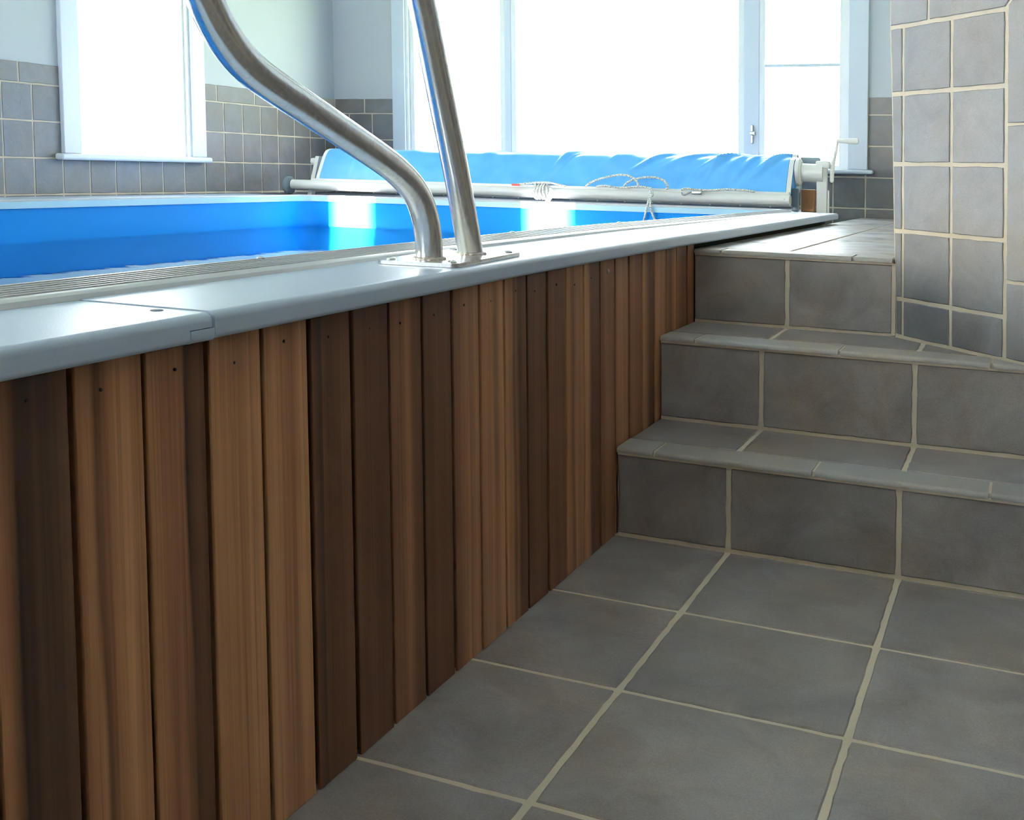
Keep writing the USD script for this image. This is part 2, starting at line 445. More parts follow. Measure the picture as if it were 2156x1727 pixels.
# sloping mortar under the landing tiles
v = np.array([[.002, Y3 + .003, .54], [0.4915, Y3 + .003, .54], [0.4915, YB - .006, .54], [.002, YB - .006, .54], [.002, Y3 + .003, lz(Y3) - .0025], [0.4915, Y3 + .003, lz(Y3) - .0025], [0.4915, YB - .006, lz(YB) - .0025], [.002, YB - .006, lz(YB) - .0025]])
fq = np.array([[3, 2, 1, 0], [4, 5, 6, 7], [0, 1, 5, 4], [1, 2, 6, 5], [2, 3, 7, 6], [3, 0, 4, 7]])
obj('mortar_bed', (v, fq), 'grout', st)


def nosing(x0, x1, y0, y1, top, th=0.0105, slope=0.0):
    """Bullnose edge tile: flat top, rounded front arris."""
    r = th * 0.85
    prof = [(y1, top - th), (y1, top - 0.001), (y1 - .0015, top)]
    for a in np.linspace(90, 180, 6):
        prof.append((y0 + r + r * math.cos(math.radians(a)), top - r + r * math.sin(math.radians(a))))
    prof.append((y0, top - th))
    prof = np.array(prof)
    secs = []
    for x in np.linspace(x0, x1, 6):
        e = 0.0005 if x in (x0, x1) else 0.0
        w = RNG.normal(0, 0.0003)
        secs.append([[x, p + (e if p < y0 + r else 0) + w, q - e * .6] for p, q in prof])
    return sweep(secs)


RISERS = [(Y1, 0.0, H1, [0.003, XG0, XG0 + T, XG0 + 2 * T, XG0 + 3 * T, XG0 + 4 * T, XG0 + 5 * T]), (Y2, H1, H2, [0.003, XG0, XG0 + T, XG0 + 2 * T, XG0 + 3 * T, XG0 + 4 * T, XG0 + 5 * T]), (Y3, H2, H3, [0.003, XG0, 0.491])]
obj('mortar_fillet', bx(0.4885, 0.4975, Y3 - 0.0005, Y3 + 0.006, H2 + .001, H3 - 0.012), 'grout', st)
NJ = [[0.002, 0.083, 0.407, 0.728, 1.055, 1.385, 1.715, 2.04], [0.002, 0.086, 0.410, 0.7205, 1.05, 1.38, 1.71, 2.04], [0.002, 0.071, 0.397, 0.489]]
for (yr, z0, z1, xs), nj in zip(RISERS, NJ):
    for i in range(len(xs) - 1):
        a = xs[i] + (GR / 2 if i else 0); b = xs[i + 1] - (GR / 2 if xs[i + 1] != 0.491 else 0.002)
        obj('riser_tile', tile(rect(a, b, z0 + 0.006, z1 - 0.0165), (0, yr, 0), XHAT, ZHAT, -YHAT), 'slate_tile', st)
    obj('mortar_line', bx(0.003, xs[-1] if yr == Y3 else XR - .004, yr - 0.0035, yr + 0.004, z1 - 0.0160, z1 - 0.0108), 'grout', st)
    for i in range(len(nj) - 1):
        a = nj[i] + (0.003 if i else 0); b = nj[i + 1] - (0.003 if nj[i + 1] != 0.489 else 0)
        obj('nosing_tile', nosing(a, b, yr - 0.007, yr + 0.084, z1), 'pale_trim_tile', st, smooth=40, label='pale bullnose edge tile' if i == 1 else None)
for yr, z, ye in ((Y1, H1, Y2), (Y2, H2, Y3)):
    xs = RISERS[0][3]
    for i in range(len(xs) - 1):
        if z == H2 and xs[i] > 0.8:
            continue
        a = xs[i] + (GR / 2 if i else 0); b = xs[i + 1] - GR / 2
        poly = rect(a, b, yr + 0.090, ye - 0.004)
        if z == H2:                              # cut round the foot of the angled wall
            P = Polygon(poly).difference(Polygon([(0.491, 0.604), (0.795, 0.290), (3, 0.290), (3, 0.632)]))
            if P.is_empty:
                continue
            poly = list(P.exterior.coords)[:-1]
            if len(poly) < 3:
                continue
        obj('tread_tile', tile(poly, (0, 0, z), XHAT, YHAT, ZHAT), 'slate_tile', st)
ys = [Y3 + 0.088] + [Y3 + 0.088 + T * k for k in range(1, 10)] + [YB]
for j in range(len(ys) - 1):
    for a, b in ((0.003, 0.232 - GR / 2), (0.232 + GR / 2, 0.4865)):
        c, d = ys[j] + GR * .3, min(ys[j + 1] - GR * .3, YB - 0.006)
        if d - c < 0.03:
            continue
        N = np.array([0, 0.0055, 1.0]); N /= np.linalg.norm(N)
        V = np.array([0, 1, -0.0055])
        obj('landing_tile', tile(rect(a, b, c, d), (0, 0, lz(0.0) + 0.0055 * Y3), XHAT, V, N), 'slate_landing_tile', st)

# ================================================================== angled wall on the right
wr = Thing('wall_right', 'angled wall of small grey tiles with pale grout, rising from the second step', None, (0.6, 0.6, H2), kind='structure')
AX, AY = 0.4962, 0.6050
TU = np.array([0.6959, -0.7181, 0.0]); TN = np.array([-0.7181, -0.6959, 0.0])
A0 = np.array([AX, AY, 0.0])
SE = 0.4345


def lean_s(z):
    return -0.012 * (z - 0.40) / 0.72


def left_s(z):
    return np.interp(z, [0.384, 0.475, 0.637, 0.8, 0.962, 1.124, 2.8], [0.0, 0.0, -0.0105, -0.0175, -0.025, -0.0345, -0.06])


zz = [H2 - .002, 0.475, 0.637, 0.8, 0.962, 1.124, CEIL]
secs = []
for z in zz:
    p = A0 + TU * left_s(z) - TN * 0.0025
    q = A0 + TU * SE - TN * 0.0025
    secs.append([[p[0], p[1], z], [q[0], q[1], z], [XR, q[1], z], [XR, YB, z], [p[0], YB, z]])
obj('wall_body', sweep(secs), 'grout', wr, label='pale cream grout')
zj = [H2 + 0.004, 0.4765, 0.6385, 0.7972, 0.9630, 1.1213]
gs = [0.0262, 0.1905, 0.3535]
for j in range(len(zj) - 1):
    za, zb = zj[j] + (0.0045 if j else 0.002), zj[j + 1] - 0.0045
    for c in range(3):
        lo = (lambda z: left_s(z) + 0.0045) if c == 0 else (lambda z, c=c: gs[c - 1] + lean_s(z) + 0.0045)
        hi = (lambda z, c=c: gs[c] + lean_s(z) - (0.0035 if c == 0 else 0.0045))
        if c == 0 and hi(za) - lo(za) < 0.008:
            continue
        poly = [(lo(za), za), (hi(za), za), (hi(zb), zb), (lo(zb), zb)]
        obj('tile', tile(poly, A0, TU, ZHAT, TN, step=0.025, bevel=0.0018), 'slate_wall_tile', wr)
    tz = None
# trim: a course along the top and a stack down the right edge, mitred
zt1 = 1.2005
tj = [left_s(1.15) + 0.003, 0.1015, 0.3535 - 0.012]
for i in range(2):
    a, b = tj[i] + (0.003 if i else 0), tj[i + 1] - 0.003
    poly = rect(a, b, 1.1258, zt1)
    if i == 1:
        poly = [(a, 1.1258), (b, 1.1258), (b + 0.07, zt1), (a, zt1)]
    obj('trim_tile', tile(poly, A0, TU, ZHAT, TN, bevel=0.002), 'wall_trim_tile', wr, label='long pale trim tile' if i == 0 else None)
tv = [H2 + 0.006, 0.552, 0.8815, 1.1258]
for i in range(3):
    za, zb = tv[i] + (0.003 if i else 0), tv[i + 1] - 0.003
    a, a2, b = 0.3595 + lean_s(za), 0.3595 + lean_s(zb), SE
    poly = [(a, za), (b, za), (b, zb), (a2, zb)]
    if i == 2:
        poly = [(a, za), (b, za), (b, zt1), (a2, 1.1305)]
    obj('trim_tile', tile(poly, A0, TU, ZHAT, TN, bevel=0.002), 'wall_trim_tile', wr)
# the wall's next face turns along the steps: the same tiles go on
BX, BY_ = (A0 + TU * SE)[:2]
for j in range(len(zj) - 1):
    for c in range(7):
        a, b = BX + 0.004 + 0.1605 * c, BX + 0.1605 * (c + 1) - 0.0045
        obj('tile', tile(rect(a, b, zj[j] + (0.0045 if j else 0.002), zj[j + 1] - 0.0045), (0, BY_ - 0.0045, 0), XHAT, ZHAT, -YHAT, step=0.05), 'slate_wall_tile', wr)
for c in range(4):
    obj('trim_tile', tile(rect(BX + 0.004 + 0.3262 * c, BX + 0.3262 * (c + 1) - 0.003, 1.1258, zt1), (0, BY_ - 0.0045, 0), XHAT, ZHAT, -YHAT, step=0.06), 'wall_trim_tile', wr)
# painted wall above the tiling
p0 = A0 + TU * left_s(1.21); p1 = A0 + TU * SE
pw = []
for z in (zt1 + 0.001, CEIL):
    p = A0 + TU * left_s(z) + TN * 0.003; q = A0 + TU * SE + TN * 0.003
    pw.append([[p[0], p[1], z], [q[0], q[1], z], [XR - .01, q[1], z], [XR - .01, YB - .02, z], [p[0], YB - .02, z]])
obj('painted_wall', sweep(pw), 'wall_paint', wr, label='painted upper wall')

# ================================================================== left wall, back wall, their windows
W1 = (1.743, 2.500, 0.787, 2.15)           # window 1 opening in the left wall: y0, y1, sill, head
W2 = (-2.690, -0.072, 0.803, 2.15)         # window 2 opening in the back wall: x0, x1
W3 = (-2.30, -0.80, 1.32, 2.40)  # unseen window behind the camera, placed and sized to light the third riser
WALLT = 0.13
XP, YP = XL - 0.006, YB + 0.006            # painted faces lie just behind the tile faces


def wall_tiles(parent, along, face, N, us, regions, holes):
    """Square tiles on a wall: us = joints along the wall, clipped to regions minus holes."""
    for j in range(len(ZW) - 1):
        for i in range(len(us) - 1):
            P = sbox(us[i] + GR / 2 * .7, ZW[j] + GR / 2 * .7, us[i + 1] - GR / 2 * .7, ZW[j + 1] - GR / 2 * .7)
            P = P.intersection(regions).difference(holes)
            for g in (P.geoms if hasattr(P, 'geoms') else [P]):
                if g.is_empty or g.area < 4e-4:
                    continue
                poly = list(g.exterior.coords)[:-1]
                obj('tile', tile(poly, face, along, ZHAT, N, t=0.009, step=0.05, bevel=0.0018), 'slate_wall_tile', parent)


def trim_course(parent, along, face, N, us, regions, holes):
    for i in range(len(us) - 1):
        P = sbox(us[i] + 0.003, ZW[-1] + 0.0035, us[i + 1] - 0.003, ZT).intersection(regions).difference(holes)
        for g in (P.geoms if hasattr(P, 'geoms') else [P]):
            if g.is_empty or g.area < 4e-4:
                continue
            obj('trim_tile', tile(list(g.exterior.coords)[:-1], face, along, ZHAT, N, t=0.009, step=0.06), 'wall_trim_tile', parent)


wl = Thing('wall_left', 'left wall painted pale mint above a band of grey tiles', None, (XL, 1.0, 0), kind='structure')
body = bx(XP - WALLT, XP, YF - .1, YB + WALLT, -0.5, CEIL)
for (a, b, z0, z1) in (W1,):
    body -= bx(XP - WALLT - .1, XP + .1, a, b, z0, z1)
obj('painted_wall', body, 'wall_paint', wl)
grb = bx(XP, XL - 0.0022, YF, YB, 0.42, ZT - 0.001) - bx(XP - .1, XP + .1, W1[0] - .1, W1[1] + .1, W1[2] - .03, 3)
obj('grout_bed', grb, 'grout', wl, label='pale grout between the grey wall tiles')
ph = 1.3216 + 0.1613
hole1 = sbox(W1[0] - 0.105, W1[2] - 0.03, W1[1] + 0.105, 3)
us = [ph + WT * k for k in range(-18, 16)]
us = [u for u in us if u < YB - 0.02] + [YB + 0.004]
reg = sbox(-0.9, 0, YB - 0.004, 3)
wall_tiles(wl, YHAT, (XL, 0, 0), XHAT, us, reg, hole1)
trim_course(wl, YHAT, (XL, 0, 0), XHAT, [-1.59 + 0.33 * k - .0 for k in range(0, 20) if True][:0] + [1.414 + 0.3262 * k for k in range(-9, 8)], reg, hole1)

wb = Thing('wall_back', 'far wall painted white around the wide window above grey tiles', None, (-1.3, YB, 0), kind='structure')
body = bx(XP - WALLT, XR + .1, YP, YP + WALLT, -0.5, CEIL) - bx(W2[0], W2[1], YP - .1, YP + WALLT + .1, W2[2], W2[3])
obj('painted_wall', body, 'wall_paint', wb)
grb = bx(XL, 0.60, YB + 0.0022, YP, 0.42, ZT - 0.001) - bx(W2[0] - .1, W2[1] + .1, YB - .1, YB + .1, W2[2] - .026, 3)
obj('grout_bed', grb, 'grout', wb, label='pale grout between the grey wall tiles')
hole2 = sbox(W2[0] - 0.097, W2[2] - 0.026, W2[1] + 0.105, 3)
us = [0.021 + 0.1645 * k for k in range(-20, 4)]
us = [XL - .004] + [u for u in us if u > XL + 0.02]
reg = sbox(XL + 0.004, 0, 0.56, 3)
wall_tiles(wb, XHAT, (0, YB, 0), -YHAT, us, reg, hole2)
trim_course(wb, XHAT, (0, YB, 0), -YHAT, [-2.993 + 0.3262 * k for k in range(-1, 12)], reg, hole2)


def window(n, label, along, N, face, u0, u1, z0, z1, cw0, cw1, horn0, horn1, sill_t, mullions, muntin=None, depth=WALLT):
    """A white casement window: casing round the opening, stool with horns, jambs, sashes, panes. along/N/face as for the tiles."""
    t = Thing(f'window_{n}', label, None, np.array(face, float) + np.array(along) * (u0 + u1) / 2 + np.array([0, 0, z0]), kind='structure')
    R3 = np.array([along, -np.array(N, float), ZHAT]).T       # local (u, depth into the wall, z)

    def loc(m):
        v, f = vf(m)
        w = v @ R3.T + np.array(face, float)
        if np.linalg.det(R3) < 0:
            f = f[:, ::-1]
        return w, f
    p = -0.020                                                   # casings stand proud of the tiles
    obj('casing', loc(rbox(u0 - cw0, u0 - 0.004, p, 0.006, z0, z1 + 0.1, .003)), 'white_paint', t, label='white side casing')
    obj('casing', loc(rbox(u1 + 0.004, u1 + cw1, p, 0.006, z0, z1 + 0.1, .003)), 'white_paint', t)
    obj('casing', loc(rbox(u0 - cw0 - .01, u1 + cw1 + .01, p - .003, 0.006, z1 + 0.004, z1 + 0.1, .003)), 'white_paint', t)
    sill = rbox(u0 - horn0, u1 + horn1, -0.052, 0.0, z0 - sill_t, z0 - 0.0005, .010, 12) + bx(u0, u1, -0.01, depth, z0 - sill_t, z0 - 0.0005)
    obj('sill', loc(sill), 'white_paint', t, smooth=40, label='white window stool with rounded nose')
    jm = bx(u0 - 0.004, u0 + 0.014, -0.004, depth, z0, z1) + bx(u1 - 0.014, u1 + 0.004, -0.004, depth, z0, z1) + bx(u0, u1, -0.004, depth, z1 - 0.014, z1 + 0.004)
    obj('jamb', loc(jm), 'sash_white', t)
    edges = [u0 + 0.014] + [e for m in mullions for e in m] + [u1 - 0.014]
    for a, b in mullions:
        obj('mullion', loc(rbox(a, b, 0.01, depth - .01, z0, z1 - .014, .003)), 'white_paint', t)
    for i in range(0, len(edges), 2):
        a, b = edges[i], edges[i + 1]
        s = 0.030 if mullions else 0.014
        fr = bx(a, b, 0.014, 0.046, z0, z1 - 0.014) - bx(a + s, b - s, 0, 0.2, z0 + s * .6, z1 - 0.014 - s)
        sp = obj('sash', loc(fr), 'sash_white', t)
        if muntin and i == len(edges) - 2:
            obj('glazing_bar', loc(bx(a + s, b - s, 0.020, 0.042, muntin - .007, muntin + .007)), 'white_paint', (t, sp))
        obj('pane', loc(bx(a + s - .004, b - s + .004, 0.029, 0.033, z0 + s * .6 - .004, z1 - 0.010 - s)), 'window_glass', (t, sp))
    return t, loc


w1, _ = window(1, 'tall white window in the left wall above the pool', YHAT, XHAT, (XL, 0, 0), *W1, 0.105, 0.103, 0.148, 0.112, 0.030, [])
w2, loc2 = window(2, 'wide three-part white window in the far wall behind the rolled blue cover', XHAT, -YHAT, (0, YB, 0), *W2, 0.092, 0.103, 0.13, 0.134, 0.023, [(-2.037, -1.997), (-0.620, -0.537)], muntin=1.346)
obj('latch', loc2(rbox(-0.578, -0.566, -0.004, 0.012, 0.93, 1.03, .003) + rbox(-0.580, -0.556, -0.018, 0.012, 0.975, 0.995, .004)), 'screw_metal', w2, label='small grey sash latch')
w3, _ = window(3, 'unseen wide white window behind the camera, placed for its light on the steps', XHAT, YHAT, (0, YF, 0), *W3, 0.105, 0.103, 0.148, 0.112, 0.030, [])

# the rest of the room: front wall with two added slots, right wall, ceiling
SUN_T = (YF - 2.85) / SUN_AZ[1]
fx = [(-2.525 + SUN_AZ[0] * SUN_T, -2.262 + SUN_AZ[0] * SUN_T), (-1.41 + SUN_AZ[0] * SUN_T, -1.15 + SUN_AZ[0] * SUN_T)]
run = abs(SUN_T) * math.hypot(*SUN_AZ)
zs_hi = 0.735 + run * math.tan(math.radians(SUN_EL)); zs_lo = 0.30 + run * math.tan(math.radians(SUN_EL))
body = bx(XP - WALLT, XR + .12, YF - WALLT, YF - .004, -0.5, CEIL) - bx(W3[0], W3[1], YF - .5, YF + .1, W3[2], W3[3])
for a, b in fx:
    body -= bx(a, b, YF - .2, YF + .2, zs_lo, zs_hi)  # unseen slots added, cut to shape the two sun strips on the liner
wf = Thing('wall_front', 'plain wall behind the camera, dark band added below to dim the planks', None, (0, YF, 0), kind='structure')
obj('painted_wall', body ^ bx(-9, 9, -9, 9, 1.1, 9), 'stone_paint', wf)
obj('dado', body ^ bx(-9, 9, -9, 9, -1, 1.1), 'added_dado_paint', wf, label='unseen dark band added to cut bounce light on the planks')
ws = Thing('wall_side', 'plain wall to the right of the steps, dark band added below to dim the planks', None, (XR, 0, 0), kind='structure')
obj('painted_wall', bx(XR, XR + .1, YF - .1, YB + .1, 1.1, CEIL), 'stone_paint', ws)
obj('dado', bx(XR, XR + .1, YF - .1, YB + .1, -0.5, 1.1), 'added_dado_paint', ws, label='unseen dark band added to cut bounce light on the planks')
obj('ceiling', bx(XP - WALLT, XR + .1, YF - .1, YB + WALLT, CEIL, CEIL + .12), 'ceiling_paint', label='white ceiling over the pool room', kind='structure')

# outdoors
gv = trimesh.creation.cylinder(60, 0.1, sections=48); gv.apply_translation([0, 0, -0.95])
obj('ground', gv, 'grass', label='lawn outside the windows', kind='structure')

sh = Thing('shrub', 'thin sunlit shrub outside the right pane of the far window', 'shrub', (-0.78, 5.6, -0.9))
stem = spline([(-0.80, 5.6, -0.9), (-0.77, 5.6, 0.2), (-0.72, 5.6, 0.92), (-0.755, 5.6, 1.08), (-0.80, 5.6, 1.19)], 40)
obj('stem', tube(stem, np.linspace(.014, .003, 40), 8), 'twig', sh, smooth=60)
rl_ = np.random.default_rng(4)
lv_ = []
for k in range(26):
    p = stem[14 + k] + rl_.normal(0, .03, 3)
    a, e = rl_.uniform(0, 6.28), rl_.uniform(-.5, .7)
    d_ = np.array([math.cos(a) * math.cos(e), math.sin(a) * math.cos(e), math.sin(e)]); w_ = np.cross(d_, [0, 0, 1.0]); w_ /= np.linalg.norm(w_)
    n_ = np.cross(d_, w_)
    L_ = .055
    q_ = np.array([p, p + d_ * L_ * .45 + w_ * .012 + n_ * .003, p + d_ * L_, p + d_ * L_ * .45 - w_ * .012 + n_ * .003, p + d_ * L_ * .45 - n_ * .001])
    obj('leaf', (q_, np.array([[0, 1, 4], [1, 2, 4], [2, 3, 4], [3, 0, 4], [0, 3, 1], [1, 3, 2]])), 'leaf_pale', sh)

# ================================================================== swimming pool: shell and coping rail
pl = Thing('swimming_pool', 'raised swimming pool with bright blue liner and ribbed pale coping rail', 'swimming pool', (-1.5, 0, -0.45))
PX0, PX1, PY0, PY1 = -2.75, -0.205, -3.9, 2.85
RC = 0.09


def ring(x0, x1, y0, y1, r, n=8):
    pts = []
    for cx, cy, a0 in ((x1 - r, y0 + r, -90), (x1 - r, y1 - r, 0), (x0 + r, y1 - r, 90), (x0 + r, y0 + r, 180)):
        for a in np.linspace(a0, a0 + 90, n):
            pts.append((cx + r * math.cos(math.radians(a)), cy + r * math.sin(math.radians(a))))
    return np.array(pts)


def zrail(x, y):
    """Height of the rail's top: it sits a little lower on the far side and the far end."""
    near = 0.632 + zdrop(y) * 1.6
    far = 0.602
    return far + (near - far) * np.clip((x - PX0) / (PX1 - PX0), 0, 1)


rin = ring(PX0, PX1, PY0, PY1, RC)
rout = ring(PX0 - .03, PX1 + .03, PY0 - .03, PY1 + .03, RC + .03)
bw = lambda p: np.stack([p[:, 0] + bow(p[:, 1]) * np.clip((p[:, 0] - PX0) / (PX1 - PX0), 0, 1), p[:, 1]], 1)
rin, rout = bw(rin), bw(rout)
# long straight runs need more points so that the bow shows
def densify(r):
    out = []
    for i in range(len(r)):
        a, b = r[i], r[(i + 1) % len(r)]
        n = max(1, int(np.linalg.norm(b - a) / 0.25))
        out += [a + (b - a) * k / n for k in range(n)]
    return np.array(out)
rin = bw(densify(ring(PX0, PX1, PY0, PY1, RC)))
rout = bw(densify(ring(PX0, PX1, PY0, PY1, RC)))
cen = np.array([(PX0 + PX1) / 2, (PY0 + PY1) / 2])


def offset_ring(r, d):
    e = np.roll(r, -1, 0) - np.roll(r, 1, 0)
    nn = np.stack([e[:, 1], -e[:, 0]], 1); nn /= np.linalg.norm(nn, axis=1, keepdims=True)
    return r + nn * d


K = len(rin)
zt = np.array([zrail(*p) for p in rin])
levels = [np.c_[offset_ring(rin, 0.03), zt - 0.012], np.c_[offset_ring(rin, 0.002), zt - 0.012], np.c_[offset_ring(rin, 0.002), np.full(K, -0.42)], np.c_[offset_ring(rin, -0.05), np.full(K, -0.45)]]
v = np.vstack(levels + [[[*cen, -0.45]]])
q = []
for l in range(3):
    for k in range(K):
        q.append([l * K + k, (l + 1) * K + k, (l + 1) * K + (k + 1) % K, l * K + (k + 1) % K])
q = np.array(q)
inner_f = np.vstack([q[:, [0, 1, 2]], q[:, [0, 2, 3]], [[4 * K, 3 * K + (k + 1) % K, 3 * K + k] for k in range(K)]])
lv = [np.c_[offset_ring(rin, 0.03), zt - 0.012], np.c_[offset_ring(rin, 0.03), np.full(K, -0.47)]]
v2 = np.vstack(lv + [[[*cen, -0.47]]])
q2 = np.array([[k, (k + 1) % K, K + (k + 1) % K, K + k] for k in range(K)])
f2 = np.vstack([q2[:, [0, 1, 2]], q2[:, [0, 2, 3]], [[2 * K, K + k, K + (k + 1) % K] for k in range(K)]])
obj('liner', cat_mesh([(v, inner_f[:, ::-1]), (v2, f2[:, ::-1])]), 'liner', pl, smooth=40, label='bright blue vinyl liner')

# coping rail: inner lip, ribbed top sloping to a plain outer skirt
prof = [(0.006, -0.030), (0.0, -0.029), (-0.001, -0.004), (0.002, 0.0)]
d = 0.004
for k in range(6):
    z = -0.0012 * k
    prof += [(d, z), (d + .0026, z), (d + .0030, z - .0026), (d + .0046, z - .0026)]
    d += 0.0052
prof += [(d, -0.0075), (d + 0.006, -0.0085), (d + 0.010, -0.011), (d + 0.013, -0.0165), (d + 0.0135, -0.0215), (0.030, -0.0235), (0.030, -0.030)]
prof = np.array(prof)


def rail_run(idx, scale=1.0, zadd=0.0):
    offs = [offset_ring(rin, dd * scale) for dd in prof[:, 0]]
    secs = []
    for k in idx:
        secs.append([[*offs[m][k % K], zt[k % K] + prof[m, 1] + zadd] for m in range(len(prof))])
    return sweep(secs)


# split the ring at the middle of each corner
def at_corner(cx, cy):
    return int(np.argmin(np.hypot(rin[:, 0] - cx, rin[:, 1] - cy)))
c_nf, c_ff, c_fb, c_nb = at_corner(PX1 + .01, PY1), at_corner(PX0, PY1), at_corner(PX0, PY0), at_corner(PX1, PY0)
def span(a, b):
    return list(range(a, b + 1)) if b >= a else list(range(a, b + K + 1))
for nm, (a, b), lab in (('near', (c_nb, c_nf), 'ribbed pale rail along the near side'), ('end', (c_nf, c_ff), 'ribbed pale rail across the far end'), ('far', (c_ff, c_fb), 'ribbed pale rail along the left wall'), ('front', (c_fb, c_nb), None)):
    obj('coping_rail', rail_run(span(a, b), scale=1.25), 'rail_plastic', pl, smooth=25, label=lab)
# added light blue strip: the blue reflection on the rail lip, painted in
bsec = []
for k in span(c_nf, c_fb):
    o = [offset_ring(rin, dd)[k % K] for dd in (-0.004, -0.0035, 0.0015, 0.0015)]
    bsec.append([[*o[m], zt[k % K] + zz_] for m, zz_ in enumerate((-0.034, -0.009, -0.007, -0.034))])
obj('liner_bead', sweep(bsec), 'liner_bead', pl, smooth=25, label='light blue strip painting the liner reflection on the rail lip')
# small screw clips on the near rail
for y in (-0.92, -0.06, 0.60):
    x = PX1 + bow(y)
    obj('rail_screw', lathe([(0, .006), (.0015, .006), (.0028, .003)], (x + .004, y, zrail(x, y) - 0.001), (0.1, 0, 1), 12), 'screw_metal', pl, smooth=30)

# water
WZ = 0.437
wq = offset_ring(rin, 0.0)
vv = np.vstack([np.c_[wq, np.full(K, WZ)], [[*cen, WZ]]])
obj('pool_water', (vv, np.array([[K, k, (k + 1) % K] for k in range(K)])), 'water_surface', label='clear still water in the blue pool mirroring the windows', cat='water', kind='stuff')

# ================================================================== cedar cladding
cl = Thing('pool_cladding', 'vertical cedar boards cladding the side of the raised pool', 'wood cladding', (0, -1.3, 0))
obj('backing', bx(-0.045, -0.0275, YF + .02, 2.86, 0.0, 0.575), 'dark_wood', cl, label='dark backing seen in the gaps')
TAN, TAN2, MID, DRK, DRK2, BLK, RED = (0.335, 0.175, 0.086), (0.40, 0.215, 0.108), (0.235, 0.112, 0.054), (0.078, 0.034, 0.016), (0.110, 0.048, 0.023), (0.034, 0.018, 0.010), (0.16, 0.064, 0.030)
TONES = {
    -1: [(0, TAN), (0.18, MID), (0.34, BLK), (0.8, (0.07, 0.038, 0.022)), (1, (0.10, 0.052, 0.028))],
    0: [(0, MID), (0.22, TAN), (0.30, DRK2), (0.40, MID), (0.55, TAN), (0.75, TAN2), (1, TAN)],
    1: [(0, TAN), (0.45, MID), (0.60, MID), (0.655, (0.05, 0.025, 0.014)), (0.70, DRK), (0.85, DRK2), (1, DRK)],
    2: [(0, TAN), (0.5, TAN), (0.7, TAN2), (1, TAN)],
    3: [(0, TAN), (0.3, TAN2), (0.6, MID), (0.8, TAN2), (1, TAN)],
    4: [(0, DRK2), (0.15, DRK), (0.26, BLK), (0.30, DRK2), (0.45, DRK), (0.7, DRK2), (1, DRK2)],
    5: [(0, DRK2), (0.28, DRK), (0.5, DRK2), (1, DRK)],
    6: [(0, DRK2), (0.5, MID), (0.7, DRK2), (1, DRK2)],
    7: [(0, DRK), (0.5, DRK2), (1, DRK)],
    8: [(0, DRK2), (0.4, MID), (0.55, TAN), (0.65, MID), (0.85, TAN), (1, MID)],
    9: [(0, MID), (0.4, TAN), (0.6, MID), (0.85, TAN2), (1, TAN)],
    10: [(0, TAN), (0.3, TAN), (0.42, DRK2), (0.5, MID), (0.65, DRK), (1, DRK2)],
    11: [(0, DRK), (0.5, DRK2), (1, DRK)],
    12: [(0, RED), (0.5, DRK2), (1, RED)],
    13: [(0, TAN), (0.4, RED), (0.55, TAN), (0.75, MID), (1, TAN)],
    14: [(0, TAN2), (0.2, TAN), (0.4, DRK2), (1, DRK2)],
    15: [(0, DRK2), (0.5, MID), (1, RED)],
    16: [(0, MID), (0.5, TAN), (1, MID)],
    17: [(0, MID), (1, RED)],
    18: [(0, TAN), (0.2, TAN), (0.5, DRK2), (1, DRK)],
    19: [(0, TAN), (1, MID)],
    20: [(0, MID), (0.4, DRK2), (0.6, MID), (0.8, TAN), (1, MID)],
    21: [(0, MID), (0.4, RED), (0.6, DRK2), (1, MID)],
    22: [(0, RED), (1, MID)],
}
P0, PP = -1.46295, 0.091285
for i in range(-1, 23):
    cedar('cedar_%02d' % (i + 1), P0 + i * PP, PP, TONES[i])
for i in range(-22, 23):
    a, b = P0 + i * PP + 0.0037 + RNG.normal(0, .0005), P0 + (i + 1) * PP - 0.0037 + RNG.normal(0, .0005)
    if i == 22:
        b = Y3 + 0.004
    z0 = 0.0012
    h = m3.CrossSection([[(-0.026, a + .009), (-0.0036, a + .009), (-0.0036, a), (-0.0016, a), (-0.0005, a + .0005), (0.0, a + .0016), (0.0, b - .0016), (-0.0005, b - .0005), (-0.0016, b), (-0.0036, b), (-0.0036, b - .002), (-0.026, b - .002)]])
    mname = 'cedar_%02d' % (i + 1) if i >= -1 else ('cedar_%02d' % ((i * 7) % 23))
    y0c = (a + b) / 2
    pm = h.extrude(0.5862 - z0).translate([RNG.normal(-.0004, .0004) - 0.0008, 0, z0])
    pth = obj('plank', pm, mname, cl, smooth=35)
    if -1 <= i <= 14:
        yn = a + (b - a) * RNG.uniform(0.3, 0.5)
        zn = 0.555 + RNG.normal(0, 0.004)
        obj('nail', lathe([(-0.002, 0.0016), (0.0004, 0.0016), (0.0007, 0.0008)], (-0.0004, yn, zn), (1, 0, 0), 8), 'nail_metal', (cl, pth))
    if i in (15, 16):
        zn = 0.557 if i == 15 else 0.013
        obj('screw', lathe([(-0.002, 0.005), (0.0012, 0.005), (0.003, 0.0025)], (-0.0004, (a + b) / 2, zn + .004), (1, 0, 0), 12), 'screw_metal', (cl, pth), smooth=30)

